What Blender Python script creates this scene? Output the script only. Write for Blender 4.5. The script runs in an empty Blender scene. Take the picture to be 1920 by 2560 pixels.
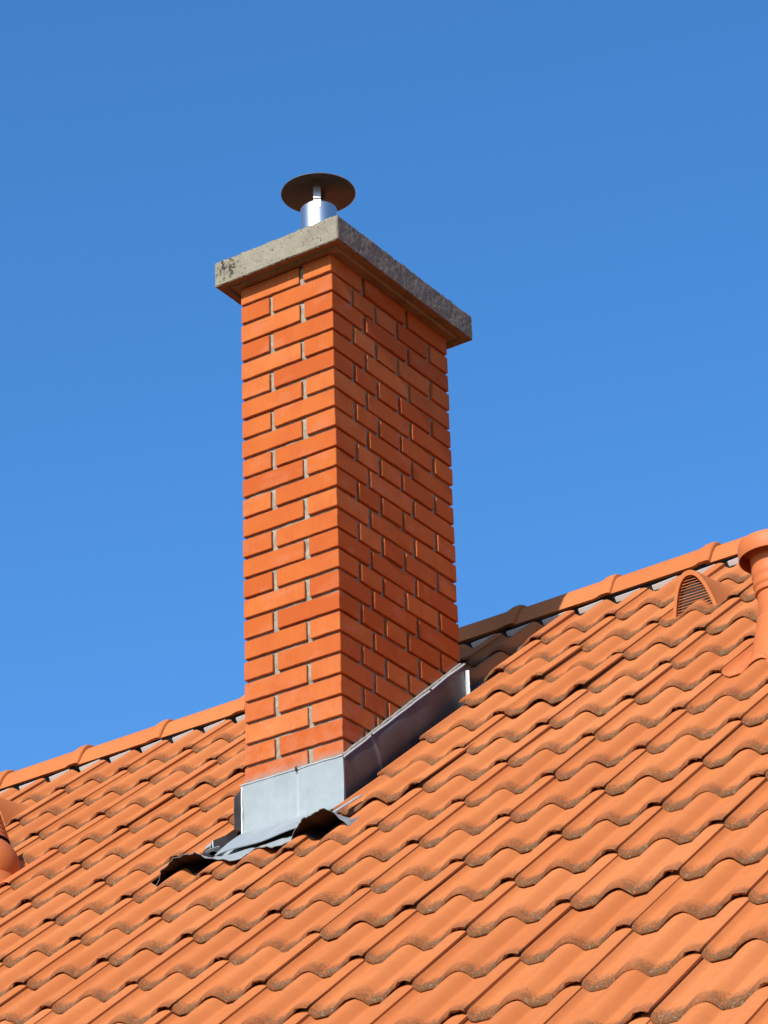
import bpy, math, random
import numpy as np
from mathutils import Vector, Matrix, noise as mn

random.seed(7)
rng = np.random.default_rng(7)
S = bpy.context.scene
COL = S.collection

# ------------------------------------------------------------------ camera
FPX = 8405.565
cam_d = bpy.data.cameras.new('camera')
cam_d.sensor_fit = 'VERTICAL'
cam_d.sensor_height = 24.0
cam_d.lens = 24.0 * FPX / 2560.0
cam_d.clip_start = 0.1
cam_d.clip_end = 5000
cam = bpy.data.objects.new('camera', cam_d)
COL.objects.link(cam)
cam.matrix_world = (Matrix.Translation((5.47686, -7.99135, -6.08311)) @ Matrix.Rotation(0.585094, 4, 'Z')
                    @ Matrix.Rotation(2.059183, 4, 'X') @ Matrix.Rotation(-0.0315497, 4, 'Z'))
S.camera = cam

# ------------------------------------------------------------------ sky and sun
SUN_TO = Vector((0.050, -1.0, 0.66)).normalized()        # towards the sun
ELEV = math.asin(SUN_TO.z)
world = bpy.data.worlds.new('World')
S.world = world
world.use_nodes = True
wn = world.node_tree
bg = wn.nodes['Background']
sky = wn.nodes.new('ShaderNodeTexSky')
sky.sky_type = 'NISHITA'
sky.sun_disc = False
sky.sun_elevation = ELEV
sky.sun_rotation = math.radians(177)
sky.altitude = 0
sky.air_density = 1.0
sky.dust_density = 1.0
sky.ozone_density = 6.0
hs = wn.nodes.new('ShaderNodeHueSaturation')
hs.inputs['Saturation'].default_value = 1.18
hs.inputs['Hue'].default_value = 0.5
wn.links.new(sky.outputs[0], hs.inputs['Color'])
wn.links.new(hs.outputs[0], bg.inputs[0])
bg.inputs[1].default_value = 0.15
sun_d = bpy.data.lights.new('sun', 'SUN')
sun_d.energy = 4.9
sun_d.angle = math.radians(0.5)
sun_d.color = (1.0, 0.95, 0.87)
sun = bpy.data.objects.new('sun', sun_d)
sun.rotation_euler = (-SUN_TO).to_track_quat('-Z', 'Y').to_euler()
sun.location = (0, -10, 10)
COL.objects.link(sun)
S.view_settings.view_transform = 'Standard'
S.view_settings.look = 'None'
S.view_settings.gamma = 1
S.view_settings.exposure = 0.58
S.view_settings.use_curve_mapping = False

# ------------------------------------------------------------------ roof frame: x along the ridge, v up the slope, h off the slope
TH = 0.704357
QX, QY, QZ = 1.9080, -1.8860, -3.5190
W = 0.3045
G = 0.324552
NV = Vector((0, -math.sin(TH), math.cos(TH)))
VV = Vector((0, math.cos(TH), math.sin(TH)))


def rowv(j):
    return j * G + 0.00115787 * max(0, j - 7) ** 2


def RP(x, v, h):
    return Vector((x, QY, QZ)) + VV * v + NV * h


ROOF_ROT = Matrix.Rotation(TH, 4, 'X')
CW, CD = 0.382, 0.7126           # chimney width (along the ridge) and depth
CP = 0.0752201                   # course pitch


# ------------------------------------------------------------------ helpers
WORLD = {}


def tag(o, label=None, cat=None, group=None, kind=None):
    if label: o['label'] = label
    if cat: o['category'] = cat
    if group: o['group'] = group
    if kind: o['kind'] = kind
    return o


def empty(name, loc=(0, 0, 0)):
    o = bpy.data.objects.new(name, None)
    o.location = loc
    o.empty_display_size = 0.1
    COL.objects.link(o)
    WORLD[o.name] = Matrix.Translation(loc)
    return o


def put(name, me, parent=None, mat=None, matrix=None):
    o = bpy.data.objects.new(name, me)
    COL.objects.link(o)
    own = matrix if matrix is not None else Matrix.Identity(4)
    if parent is not None:
        o.parent = parent
        o.matrix_parent_inverse = WORLD.get(parent.name, Matrix.Identity(4)).inverted()
    WORLD[o.name] = own.copy()
    if mat is not None and len(me.materials) == 0:
        for m in (mat if isinstance(mat, (list, tuple)) else [mat]):
            me.materials.append(m)
    if matrix is not None:
        o.matrix_basis = matrix
    return o


def mesh(name, verts, faces, smooth=True, sharp=None, mat_idx=None, uv=None):
    me = bpy.data.meshes.new(name)
    me.from_pydata([tuple(map(float, v)) for v in verts], [], faces)
    if smooth:
        me.polygons.foreach_set('use_smooth', [True] * len(me.polygons))
        if sharp: me.set_sharp_from_angle(angle=math.radians(sharp))
    if mat_idx is not None:
        me.polygons.foreach_set('material_index', mat_idx)
    if uv is not None:
        lay = me.uv_layers.new(name='UVMap')
        li = np.zeros(len(me.loops), dtype=np.int32)
        me.loops.foreach_get('vertex_index', li)
        lay.data.foreach_set('uv', np.asarray(uv, dtype=np.float32)[li].ravel())
    me.update()
    return me


def lattice(X, Y, Z, fn=None):
    """closed box surface over the given grid lines; fn displaces the vertex array"""
    X, Y, Z = map(np.asarray, (X, Y, Z))
    nx, ny, nz = len(X), len(Y), len(Z)
    idx = {}
    verts = []

    def vid(i, j, k):
        key = (i * ny + j) * nz + k
        r = idx.get(key)
        if r is None:
            r = idx[key] = len(verts)
            verts.append((X[i], Y[j], Z[k]))
        return r
    F = []
    for i in range(nx - 1):
        for j in range(ny - 1):
            F.append((vid(i, j, 0), vid(i, j + 1, 0), vid(i + 1, j + 1, 0), vid(i + 1, j, 0)))
            F.append((vid(i, j, nz - 1), vid(i + 1, j, nz - 1), vid(i + 1, j + 1, nz - 1), vid(i, j + 1, nz - 1)))
    for i in range(nx - 1):
        for k in range(nz - 1):
            F.append((vid(i, 0, k), vid(i + 1, 0, k), vid(i + 1, 0, k + 1), vid(i, 0, k + 1)))
            F.append((vid(i, ny - 1, k), vid(i, ny - 1, k + 1), vid(i + 1, ny - 1, k + 1), vid(i + 1, ny - 1, k)))
    for j in range(ny - 1):
        for k in range(nz - 1):
            F.append((vid(0, j, k), vid(0, j, k + 1), vid(0, j + 1, k + 1), vid(0, j + 1, k)))
            F.append((vid(nx - 1, j, k), vid(nx - 1, j + 1, k), vid(nx - 1, j + 1, k + 1), vid(nx - 1, j, k + 1)))
    V = np.array(verts, dtype=float)
    if fn is not None: V = fn(V)
    return V, F


def grid_lines(L, cell, c):
    n = max(1, int(round((L - 2 * c) / cell)))
    return [0.0] + list(np.linspace(c, L - c, n + 1)) + [L]


def box(name, lo, hi, mat, parent=None, bev=0.002):
    lo, hi = np.array(lo, float), np.array(hi, float)
    d = hi - lo

    def fn(V):
        for a in range(3):
            o = [b for b in range(3) if b != a]
            onedge = ((np.isclose(V[:, o[0]], 0) | np.isclose(V[:, o[0]], d[o[0]])).astype(int)
                      + (np.isclose(V[:, o[1]], 0) | np.isclose(V[:, o[1]], d[o[1]])).astype(int))
            V0 = V[:, a].copy()
            m = (onedge >= 1)
            V[:, a] = np.where(m & np.isclose(V0, 0), bev * .5, np.where(m & np.isclose(V0, d[a]), d[a] - bev * .5, V0))
        return V
    V, F = lattice([0, bev, d[0] - bev, d[0]], [0, bev, d[1] - bev, d[1]], [0, bev, d[2] - bev, d[2]])
    me = mesh(name, V + lo, F, smooth=False)
    return put(name, me, parent, mat)


def lathe(name, prof, seg=48, smooth=True, sharp=35, M=None):
    V, F = [], []
    for r, z in prof:
        for k in range(seg):
            a = 2 * math.pi * k / seg
            V.append((r * math.cos(a), r * math.sin(a), z))
    n = len(prof)
    for i in range(n - 1):
        for k in range(seg):
            k2 = (k + 1) % seg
            F.append((i * seg + k, i * seg + k2, (i + 1) * seg + k2, (i + 1) * seg + k))
    if M is not None: V = [M @ Vector(v) for v in V]
    return mesh(name, V, F, smooth, sharp)


def sweep(name, path, section, closed=True, up=(0, 0, 1), sharp=40):
    """section (a,b) pairs placed at each path point in the frame (side, up')"""
    V, F = [], []
    P = [Vector(p) for p in path]
    m = len(section)
    for i, p in enumerate(P):
        t = (P[min(i + 1, len(P) - 1)] - P[max(i - 1, 0)]).normalized()
        s = t.cross(Vector(up)).normalized()
        u = s.cross(t).normalized()
        for a, b in section: V.append(p + s * a + u * b)
    for i in range(len(P) - 1):
        for k in range(m):
            k2 = (k + 1) % m
            F.append((i * m + k, i * m + k2, (i + 1) * m + k2, (i + 1) * m + k))
    F.append(tuple(range(m - 1, -1, -1)))
    F.append(tuple((len(P) - 1) * m + k for k in range(m)))
    return mesh(name, V, F, True, sharp)


def poly_plate(name, pts, off, sharp=30):
    """flat polygon given thickness by the vector off"""
    off = Vector(off)
    P = [Vector(p) for p in pts]
    n = len(P)
    V = P + [p + off for p in P]
    F = [tuple(range(n)), tuple(range(2 * n - 1, n - 1, -1))]
    for i in range(n):
        j = (i + 1) % n
        F.append((i, i + n, j + n, j))
    return mesh(name, V, F, False)


# ------------------------------------------------------------------ materials
class MatB:
    def __init__(s, name):
        s.m = bpy.data.materials.new(name)
        s.m.use_nodes = True
        s.t = s.m.node_tree
        s.b = s.t.nodes['Principled BSDF']

    def n(s, typ, **kw):
        nd = s.t.nodes.new(typ)
        for k, v in kw.items(): setattr(nd, k, v)
        return nd

    def l(s, a, b): s.t.links.new(a, b)

    def inp(s, sock, v):
        if isinstance(v, bpy.types.NodeSocket): s.l(v, sock)
        elif isinstance(v, (tuple, list)) and len(v) == 3 and sock.type == 'RGBA': sock.default_value = (*v, 1)
        else: sock.default_value = v

    def math(s, op, a, b=0.0, c=0.0, clamp=False):
        nd = s.n('ShaderNodeMath', operation=op, use_clamp=clamp)
        for i, v in enumerate((a, b, c)): s.inp(nd.inputs[i], v)
        return nd.outputs[0]

    def mix(s, f, a, b, blend='MIX'):
        nd = s.n('ShaderNodeMix', data_type='RGBA', blend_type=blend)
        s.inp(nd.inputs[0], f); s.inp(nd.inputs[6], a); s.inp(nd.inputs[7], b)
        return nd.outputs[2]

    def ramp(s, f, stops, interp='LINEAR'):
        nd = s.n('ShaderNodeValToRGB')
        cr = nd.color_ramp
        cr.interpolation = interp
        while len(cr.elements) < len(stops): cr.elements.new(0.5)
        for e, (p, c) in zip(cr.elements, stops):
            e.position = p
            e.color = (*c, 1) if isinstance(c, (tuple, list)) else (c, c, c, 1)
        s.inp(nd.inputs[0], f)
        return nd.outputs[0]

    def pos(s, scale=(1, 1, 1), mode='pos'):
        if mode == 'pos': src = s.n('ShaderNodeNewGeometry').outputs['Position']
        elif mode == 'obj': src = s.n('ShaderNodeTexCoord').outputs['Object']
        else: src = s.n('ShaderNodeTexCoord').outputs['UV']
        mp = s.n('ShaderNodeMapping')
        mp.inputs['Scale'].default_value = scale
        s.l(src, mp.inputs[0])
        return mp.outputs[0]

    def noise(s, scale, vec=None, detail=3, rough=.55, dist=0.0):
        nd = s.n('ShaderNodeTexNoise')
        nd.inputs['Scale'].default_value = scale
        nd.inputs['Detail'].default_value = detail
        nd.inputs['Roughness'].default_value = rough
        nd.inputs['Distortion'].default_value = dist
        s.l(vec if vec is not None else s.pos(), nd.inputs['Vector'])
        return nd.outputs[0]

    def vor(s, scale, vec=None, feature='F1'):
        nd = s.n('ShaderNodeTexVoronoi', feature=feature)
        nd.inputs['Scale'].default_value = scale
        s.l(vec if vec is not None else s.pos(), nd.inputs['Vector'])
        return nd.outputs[0]

    def bump(s, h, strength=.3, dist=.002, normal=None):
        nd = s.n('ShaderNodeBump')
        nd.inputs['Strength'].default_value = strength
        nd.inputs['Distance'].default_value = dist
        s.inp(nd.inputs['Height'], h)
        if normal is not None: s.l(normal, nd.inputs['Normal'])
        return nd.outputs[0]

    def out(s, color=None, rough=None, metal=None, normal=None, spec=None, k=.71):
        if color is not None and k != 1: color = s.mix(1.0, color, (k, k, k), 'MULTIPLY')
        if color is not None: s.inp(s.b.inputs['Base Color'], color)
        if rough is not None: s.inp(s.b.inputs['Roughness'], rough)
        if metal is not None: s.inp(s.b.inputs['Metallic'], metal)
        if spec is not None: s.inp(s.b.inputs['Specular IOR Level'], spec)
        if normal is not None: s.l(normal, s.b.inputs['Normal'])
        return s.m


def mat_tile(name='clay_tile', lichen=True, rndv=1.0):
    b = MatB(name)
    p = b.pos()
    rnd = b.n('ShaderNodeObjectInfo').outputs['Random']
    big = b.noise(5, p, 3)
    mid = b.noise(40, p, 4, .6)
    col = b.mix(b.ramp(big, [(.35, 0), (.65, 1)]), (.552, .180, .055), (.515, .160, .048))
    col = b.mix(b.ramp(rnd, [(0, .32 * rndv), (.45, 0)]), col, (.42, .115, .034))
    col = b.mix(b.ramp(rnd, [(.5, 0), (1, .65 * rndv)]), col, (.575, .20, .068))
    col = b.mix(b.ramp(mid, [(.45, 0), (.8, .25)]), col, (.42, .118, .035))
    sp = b.noise(420, p, 2, .6)
    col = b.mix(b.ramp(sp, [(.62, 0), (.74, .38)]), col, (.20, .07, .03))
    h = b.math('ADD', b.math('MULTIPLY', sp, .6), b.math('MULTIPLY', mid, .25))
    rough = .80
    if lichen:
        uv = b.n('ShaderNodeTexCoord').outputs['UV']
        sx = b.n('ShaderNodeSeparateXYZ')
        b.l(uv, sx.inputs[0])
        u, y = sx.outputs[0], sx.outputs[1]
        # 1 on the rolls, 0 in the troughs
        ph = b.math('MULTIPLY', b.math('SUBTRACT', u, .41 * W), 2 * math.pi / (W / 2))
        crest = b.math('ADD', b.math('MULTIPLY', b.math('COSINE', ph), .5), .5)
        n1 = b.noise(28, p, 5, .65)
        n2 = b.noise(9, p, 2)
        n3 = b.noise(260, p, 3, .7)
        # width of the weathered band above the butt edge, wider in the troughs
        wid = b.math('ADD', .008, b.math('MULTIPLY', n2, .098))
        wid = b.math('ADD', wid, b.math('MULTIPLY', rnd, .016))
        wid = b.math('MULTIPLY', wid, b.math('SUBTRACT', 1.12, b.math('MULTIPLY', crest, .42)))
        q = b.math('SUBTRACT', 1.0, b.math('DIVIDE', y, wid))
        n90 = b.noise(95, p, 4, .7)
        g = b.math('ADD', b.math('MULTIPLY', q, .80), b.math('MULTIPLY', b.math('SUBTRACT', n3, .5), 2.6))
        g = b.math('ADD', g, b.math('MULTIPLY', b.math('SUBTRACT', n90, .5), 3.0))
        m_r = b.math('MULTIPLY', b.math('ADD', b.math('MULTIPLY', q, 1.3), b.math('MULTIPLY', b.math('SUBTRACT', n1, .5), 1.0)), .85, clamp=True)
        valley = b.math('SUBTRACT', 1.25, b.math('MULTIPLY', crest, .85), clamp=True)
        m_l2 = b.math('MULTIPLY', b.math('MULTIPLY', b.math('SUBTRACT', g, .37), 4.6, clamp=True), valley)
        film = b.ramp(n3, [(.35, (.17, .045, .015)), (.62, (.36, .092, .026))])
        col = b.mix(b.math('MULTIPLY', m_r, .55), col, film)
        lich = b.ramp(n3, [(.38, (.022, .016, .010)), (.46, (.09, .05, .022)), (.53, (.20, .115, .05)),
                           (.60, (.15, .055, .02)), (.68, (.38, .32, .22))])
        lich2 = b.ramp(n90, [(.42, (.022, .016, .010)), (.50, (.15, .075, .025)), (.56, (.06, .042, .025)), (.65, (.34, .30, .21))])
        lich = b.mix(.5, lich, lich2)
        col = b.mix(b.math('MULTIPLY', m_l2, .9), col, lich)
        # loose dark specks a little further up
        far = b.math('MULTIPLY', b.math('ADD', q, .9), .8, clamp=True)
        sp2 = b.ramp(b.noise(330, p, 2, .6), [(.60, 0), (.68, .85)])
        col = b.mix(b.math('MULTIPLY', far, sp2), col, (.12, .055, .025))
        h = b.math('ADD', h, b.math('MULTIPLY', b.math('MULTIPLY', m_l2, n3), 3.0))
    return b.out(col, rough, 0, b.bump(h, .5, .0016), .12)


def mat_brick():
    b = MatB('brick_clay')
    p = b.pos()
    oi = b.n('ShaderNodeObjectInfo').outputs['Random']
    st = b.noise(1, b.pos((120, 120, 14)), 3, .6)
    big = b.noise(9, p, 3, .6)
    col = b.ramp(oi, [(0, (.46, .098, .021)), (.3, (.51, .124, .027)), (.65, (.55, .148, .035)), (1, (.60, .182, .050))])
    col = b.mix(b.ramp(big, [(.35, 0), (.7, .55)]), col, (.45, .094, .027))
    patch = b.noise(6.5, b.pos((1, 1, 2.2)), 2, .5, .6)
    col = b.mix(b.ramp(patch, [(.56, 0), (.68, .38)]), col, (.56, .19, .095))
    col = b.mix(b.ramp(st, [(.45, 0), (.85, .35)]), col, (.38, .08, .025))
    sp = b.noise(360, p, 2, .6)
    col = b.mix(b.ramp(sp, [(.66, 0), (.74, .5)]), col, (.12, .035, .015))
    # mortar smears and lime bloom, denser low down on the stack
    sm = b.noise(24, p, 5, .72, 1.2)
    sz = b.n('ShaderNodeSeparateXYZ')
    b.l(b.n('ShaderNodeNewGeometry').outputs['Position'], sz.inputs[0])
    low = b.math('MULTIPLY', b.math('SUBTRACT', -1.30, sz.outputs[2]), 2.2, clamp=True)
    bloom = b.math('MULTIPLY', b.ramp(b.noise(14, p, 4, .7), [(.40, 0), (.74, .32)]), low)
    col = b.mix(bloom, col, (.66, .36, .24))
    # grey cement rubbed on the shaded side just above the flashing line
    lv = b.math('SUBTRACT', sz.outputs[2], b.math('ADD', b.math('MULTIPLY', sz.outputs[1], .815), -1.80))
    near = b.math('MULTIPLY', b.math('SUBTRACT', .034, b.math('ADD', lv, b.math('MULTIPLY', b.math('SUBTRACT', sm, .5), .07))), 45, clamp=True)
    col = b.mix(b.math('MULTIPLY', near, .55), col, (.30, .24, .20))
    dots = b.ramp(b.noise(75, p, 4, .75), [(.70, 0), (.745, .8)])
    col = b.mix(dots, col, (.52, .36, .26))
    h = b.math('ADD', b.math('MULTIPLY', st, .5), b.math('MULTIPLY', sp, .4))
    return b.out(col, .72, 0, b.bump(h, .32, .0011), .04)


def mat_mortar():
    b = MatB('mortar')
    p = b.pos()
    n = b.noise(55, p, 5, .7)
    f = b.noise(500, p, 3, .7)
    col = b.ramp(n, [(.3, (.22, .20, .16)), (.6, (.38, .355, .29))])
    col = b.mix(b.ramp(f, [(.6, 0), (.75, .5)]), col, (.16, .13, .10))
    return b.out(col, .95, 0, b.bump(b.math('ADD', n, b.math('MULTIPLY', f, .6)), .7, .003), .1)


def mat_concrete():
    b = MatB('weathered_concrete')
    p = b.pos()
    n = b.noise(10, p, 5, .65)
    f = b.noise(260, p, 3, .7)
    col = b.ramp(n, [(.3, (.25, .225, .165)), (.55, (.31, .282, .212)), (.75, (.355, .325, .25))])
    agg = b.vor(240, p)
    col = b.mix(b.ramp(agg, [(.0, .5), (.22, 0)]), col, (.62, .58, .47))
    col = b.mix(b.ramp(f, [(.56, 0), (.70, .8)]), col, (.13, .115, .085))
    pit = b.noise(125, p, 3, .55)
    pm = b.ramp(pit, [(.635, 0), (.68, .85)])
    col = b.mix(pm, col, (.06, .055, .042))
    # black lichen patches, thickest on the outer left corner
    sx = b.n('ShaderNodeSeparateXYZ')
    b.l(b.n('ShaderNodeNewGeometry').outputs['Position'], sx.inputs[0])
    dd = b.n('ShaderNodeVectorMath', operation='DISTANCE')
    b.l(b.n('ShaderNodeNewGeometry').outputs['Position'], dd.inputs[0])
    dd.inputs[1].default_value = (-.388, -.064, .125)
    loc = b.math('SUBTRACT', 1.0, b.math('MULTIPLY', dd.outputs['Value'], 11.0), clamp=True)
    lich = b.math('MULTIPLY', b.math('SUBTRACT', b.math('ADD', b.noise(60, p, 4, .7), b.math('MULTIPLY', loc, .22)), .645), 12, clamp=True)
    col = b.mix(lich, col, (.05, .052, .04))
    # right-hand side toned darker and streaked: its shade is put into the colour
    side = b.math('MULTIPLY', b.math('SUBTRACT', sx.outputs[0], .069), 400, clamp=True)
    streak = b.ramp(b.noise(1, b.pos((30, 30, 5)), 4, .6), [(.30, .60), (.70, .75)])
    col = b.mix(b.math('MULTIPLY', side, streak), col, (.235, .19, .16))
    # soffit darkened and browned: its shade and warm bounce painted into the colour
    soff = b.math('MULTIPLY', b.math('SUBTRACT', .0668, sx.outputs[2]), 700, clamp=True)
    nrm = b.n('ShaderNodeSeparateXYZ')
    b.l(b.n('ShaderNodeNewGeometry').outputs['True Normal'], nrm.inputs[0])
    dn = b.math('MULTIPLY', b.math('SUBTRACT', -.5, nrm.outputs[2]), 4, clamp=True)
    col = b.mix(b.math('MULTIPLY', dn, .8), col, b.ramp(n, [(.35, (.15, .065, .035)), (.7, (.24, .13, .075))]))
    h = b.math('SUBTRACT', b.math('ADD', b.math('MULTIPLY', n, .3), b.math('MULTIPLY', f, .5)), b.math('MULTIPLY', pm, 1.5))
    return b.out(col, .95, 0, b.bump(h, .8, .003), .1)


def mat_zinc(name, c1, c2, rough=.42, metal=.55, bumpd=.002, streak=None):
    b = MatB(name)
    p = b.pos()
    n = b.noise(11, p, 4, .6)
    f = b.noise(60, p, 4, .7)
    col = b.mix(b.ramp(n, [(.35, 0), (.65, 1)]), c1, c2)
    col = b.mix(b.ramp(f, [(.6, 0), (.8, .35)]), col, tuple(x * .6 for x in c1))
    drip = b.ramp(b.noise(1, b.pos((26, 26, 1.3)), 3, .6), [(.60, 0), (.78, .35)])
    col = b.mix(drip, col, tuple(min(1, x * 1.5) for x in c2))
    if streak:
        # pale run-off stain below a fixing: axis, position, slant, half width
        ax, p0, sl, hw, zt, st = streak
        sp = b.n('ShaderNodeSeparateXYZ')
        b.l(b.n('ShaderNodeNewGeometry').outputs['Position'], sp.inputs[0])
        a = b.math('SUBTRACT', sp.outputs[ax], b.math('ADD', p0, b.math('MULTIPLY', b.math('SUBTRACT', sp.outputs[2], zt), sl)))
        a = b.math('ADD', a, b.math('MULTIPLY', b.math('SUBTRACT', b.noise(25), .5), hw * 1.2))
        m = b.math('SUBTRACT', 1.0, b.math('DIVIDE', b.math('ABSOLUTE', a), hw), clamp=True)
        col = b.mix(b.math('MULTIPLY', m, st), col, (.62, .60, .56))
    r = b.math('ADD', rough, b.math('MULTIPLY', b.math('SUBTRACT', f, .5), .25))
    return b.out(col, r, metal, b.bump(b.math('ADD', b.noise(7, p, 2), b.math('MULTIPLY', f, .12)), .35, bumpd * 3), .5)


def mat_plain(name, col, rough=.6, metal=0.0, var=.12, nscale=30, bumps=.2, spec=.4, k=.71):
    b = MatB(name)
    n = b.noise(nscale, None, 4, .6)
    c = b.mix(n, tuple(x * (1 - var) for x in col), tuple(min(1, x * (1 + var)) for x in col))
    f = b.noise(nscale * 9, None, 2)
    return b.out(c, rough, metal, b.bump(f, bumps, .001), spec, k)


M = {
    'tile': mat_tile(), 'ridge': mat_tile('ridge_clay', False, .8), 'brick': mat_brick(), 'mortar': mat_mortar(),
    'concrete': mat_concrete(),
    'zinc': mat_zinc('zinc_sheet', (.27, .315, .33), (.33, .37, .38), .55, .1, .002, (0, -.172, 0, .008, -1.80, .22)),
    'zinc_dark': mat_zinc('shaded_zinc_sheet', (.085, .062, .055), (.115, .088, .08), .50, .32, .002, (1, .150, -.35, .018, -1.68, .22)),  # darker zinc copy, shade and dark reflections put into its colour
    'zinc_bright': mat_zinc('bright_zinc_edge', (.60, .64, .67), (.72, .75, .78), .42, .3),
    'lead': mat_zinc('pleated_lead_sheet', (.30, .345, .35), (.36, .40, .40), .6, .1),
    'bitumen': mat_plain('bitumen_backing', (.022, .009, .007), .7, 0, .3, 40, .4),
    'steel': mat_plain('stainless_steel', (.50, .50, .51), .38, 1.0, .06, 60, .12, .5, 1),
    'steel_under': mat_plain('shaded_steel', (.17, .09, .06), .40, .75, .25, 14, .15),  # brown reflection and shade below the hat, painted as base colour
    'plastic': mat_plain('terracotta_plastic', (.56, .155, .043), .55, 0, .08, 20, .08, .25),
    'comb': mat_plain('white_plastic_comb', (.74, .74, .72), .5, 0, .04, 30, .05),
    'deck': mat_plain('roofing_felt', (.030, .022, .020), .9, 0, .2, 20, .3),
    'back_tile': mat_plain('back_slope_clay', (.50, .15, .045), .85, 0, .15, 12, .5),
    'plaster': mat_plain('cream_render', (.62, .56, .42), .9, 0, .06, 12, .4),
    'grass': mat_plain('lawn', (.035, .05, .018), .95, 0, .4, 3, .5),
}

# ------------------------------------------------------------------ ground and house
gm = mesh('ground', [(-600, -600, -7.8), (600, -600, -7.8), (600, 600, -7.8), (-600, 600, -7.8)], [(0, 1, 2, 3)], False)
tag(put('ground', gm, None, M['grass']), kind='structure')

house = empty('house', (0, 1.5, -7.8))
tag(house, 'house under a steep orange clay tiled roof that fills the lower part of the photo', 'house')
X0, X1 = QX + W * -30, QX + W * 12
V0, V1 = rowv(-9), 4.45
YR = 1.50
ZR = RP(0, 0, 0).z + (YR - QY) * math.tan(TH)
hd = -.060


def slope_pt(x, v, h, back=False):
    p = RP(x, v, h)
    if back: p = Vector((p.x, 2 * YR - p.y, p.z))
    return p


# deck (underlay) of the front slope, as a shallow slab; opening left for the stack
def slab(name, x0, x1, v0, v1, h0, h1, mat, back=False):
    P = [slope_pt(x, v, h, back) for h in (h0, h1) for (x, v) in ((x0, v0), (x1, v0), (x1, v1), (x0, v1))]
    F = [(0, 3, 2, 1), (4, 5, 6, 7), (0, 1, 5, 4), (1, 2, 6, 5), (2, 3, 7, 6), (3, 0, 4, 7)]
    if back: F = [tuple(reversed(f)) for f in F]
    return put(name, mesh(name, P, F, False), house, mat)


VB = 4.43
slab('underlay', X0, X1, V0 + .02, VB, -.075, -.058, M['deck'])
slab('back_slope', X0, X1, V0 + .02, VB, -.075, -.005, M['back_tile'], True)
ye = RP(0, V0 + .35, 0).y
ze = RP(0, V0 + .35, -.3).z
yb = 2 * YR - ye
wl = [(X0 + .4, ye, -7.79), (X1 - .4, ye, -7.79), (X1 - .4, yb, -7.79), (X0 + .4, yb, -7.79)]
wt = [(a, c, ze) for a, c, _ in wl]
ga = (X0 + .4, YR, ZR - .35)
gb = (X1 - .4, YR, ZR - .35)
put('wall', mesh('wall', wl + wt + [ga, gb],
                 [(0, 1, 5, 4), (1, 2, 6, 5), (2, 3, 7, 6), (3, 0, 4, 7), (4, 5, 9, 8), (6, 7, 8, 9), (5, 6, 9), (7, 4, 8)], False),
    house, M['plaster'])

# ------------------------------------------------------------------ roof tiles
PROF = [(0, -.0125), (.022, -.0212), (.045, -.0266), (.054, -.0276), (.12, -.0280), (.195, -.0276), (.220, -.0255), (.268, -.0172),
        (.300, -.0108), (.334, -.0060), (.365, -.0026), (.400, -.0006), (.435, 0), (.460, -.0013), (.483, -.0052), (.510, -.0130),
        (.538, -.0226), (.552, -.0270), (.558, -.0277), (.62, -.0280), (.683, -.0276), (.708, -.0255), (.756, -.0172),
        (.788, -.0108), (.822, -.0060), (.853, -.0026), (.888, -.0006), (.922, 0), (.950, -.0008), (.976, -.0028), (1.0, -.0066)]
TILT = .0160
BASE = .0052


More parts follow.
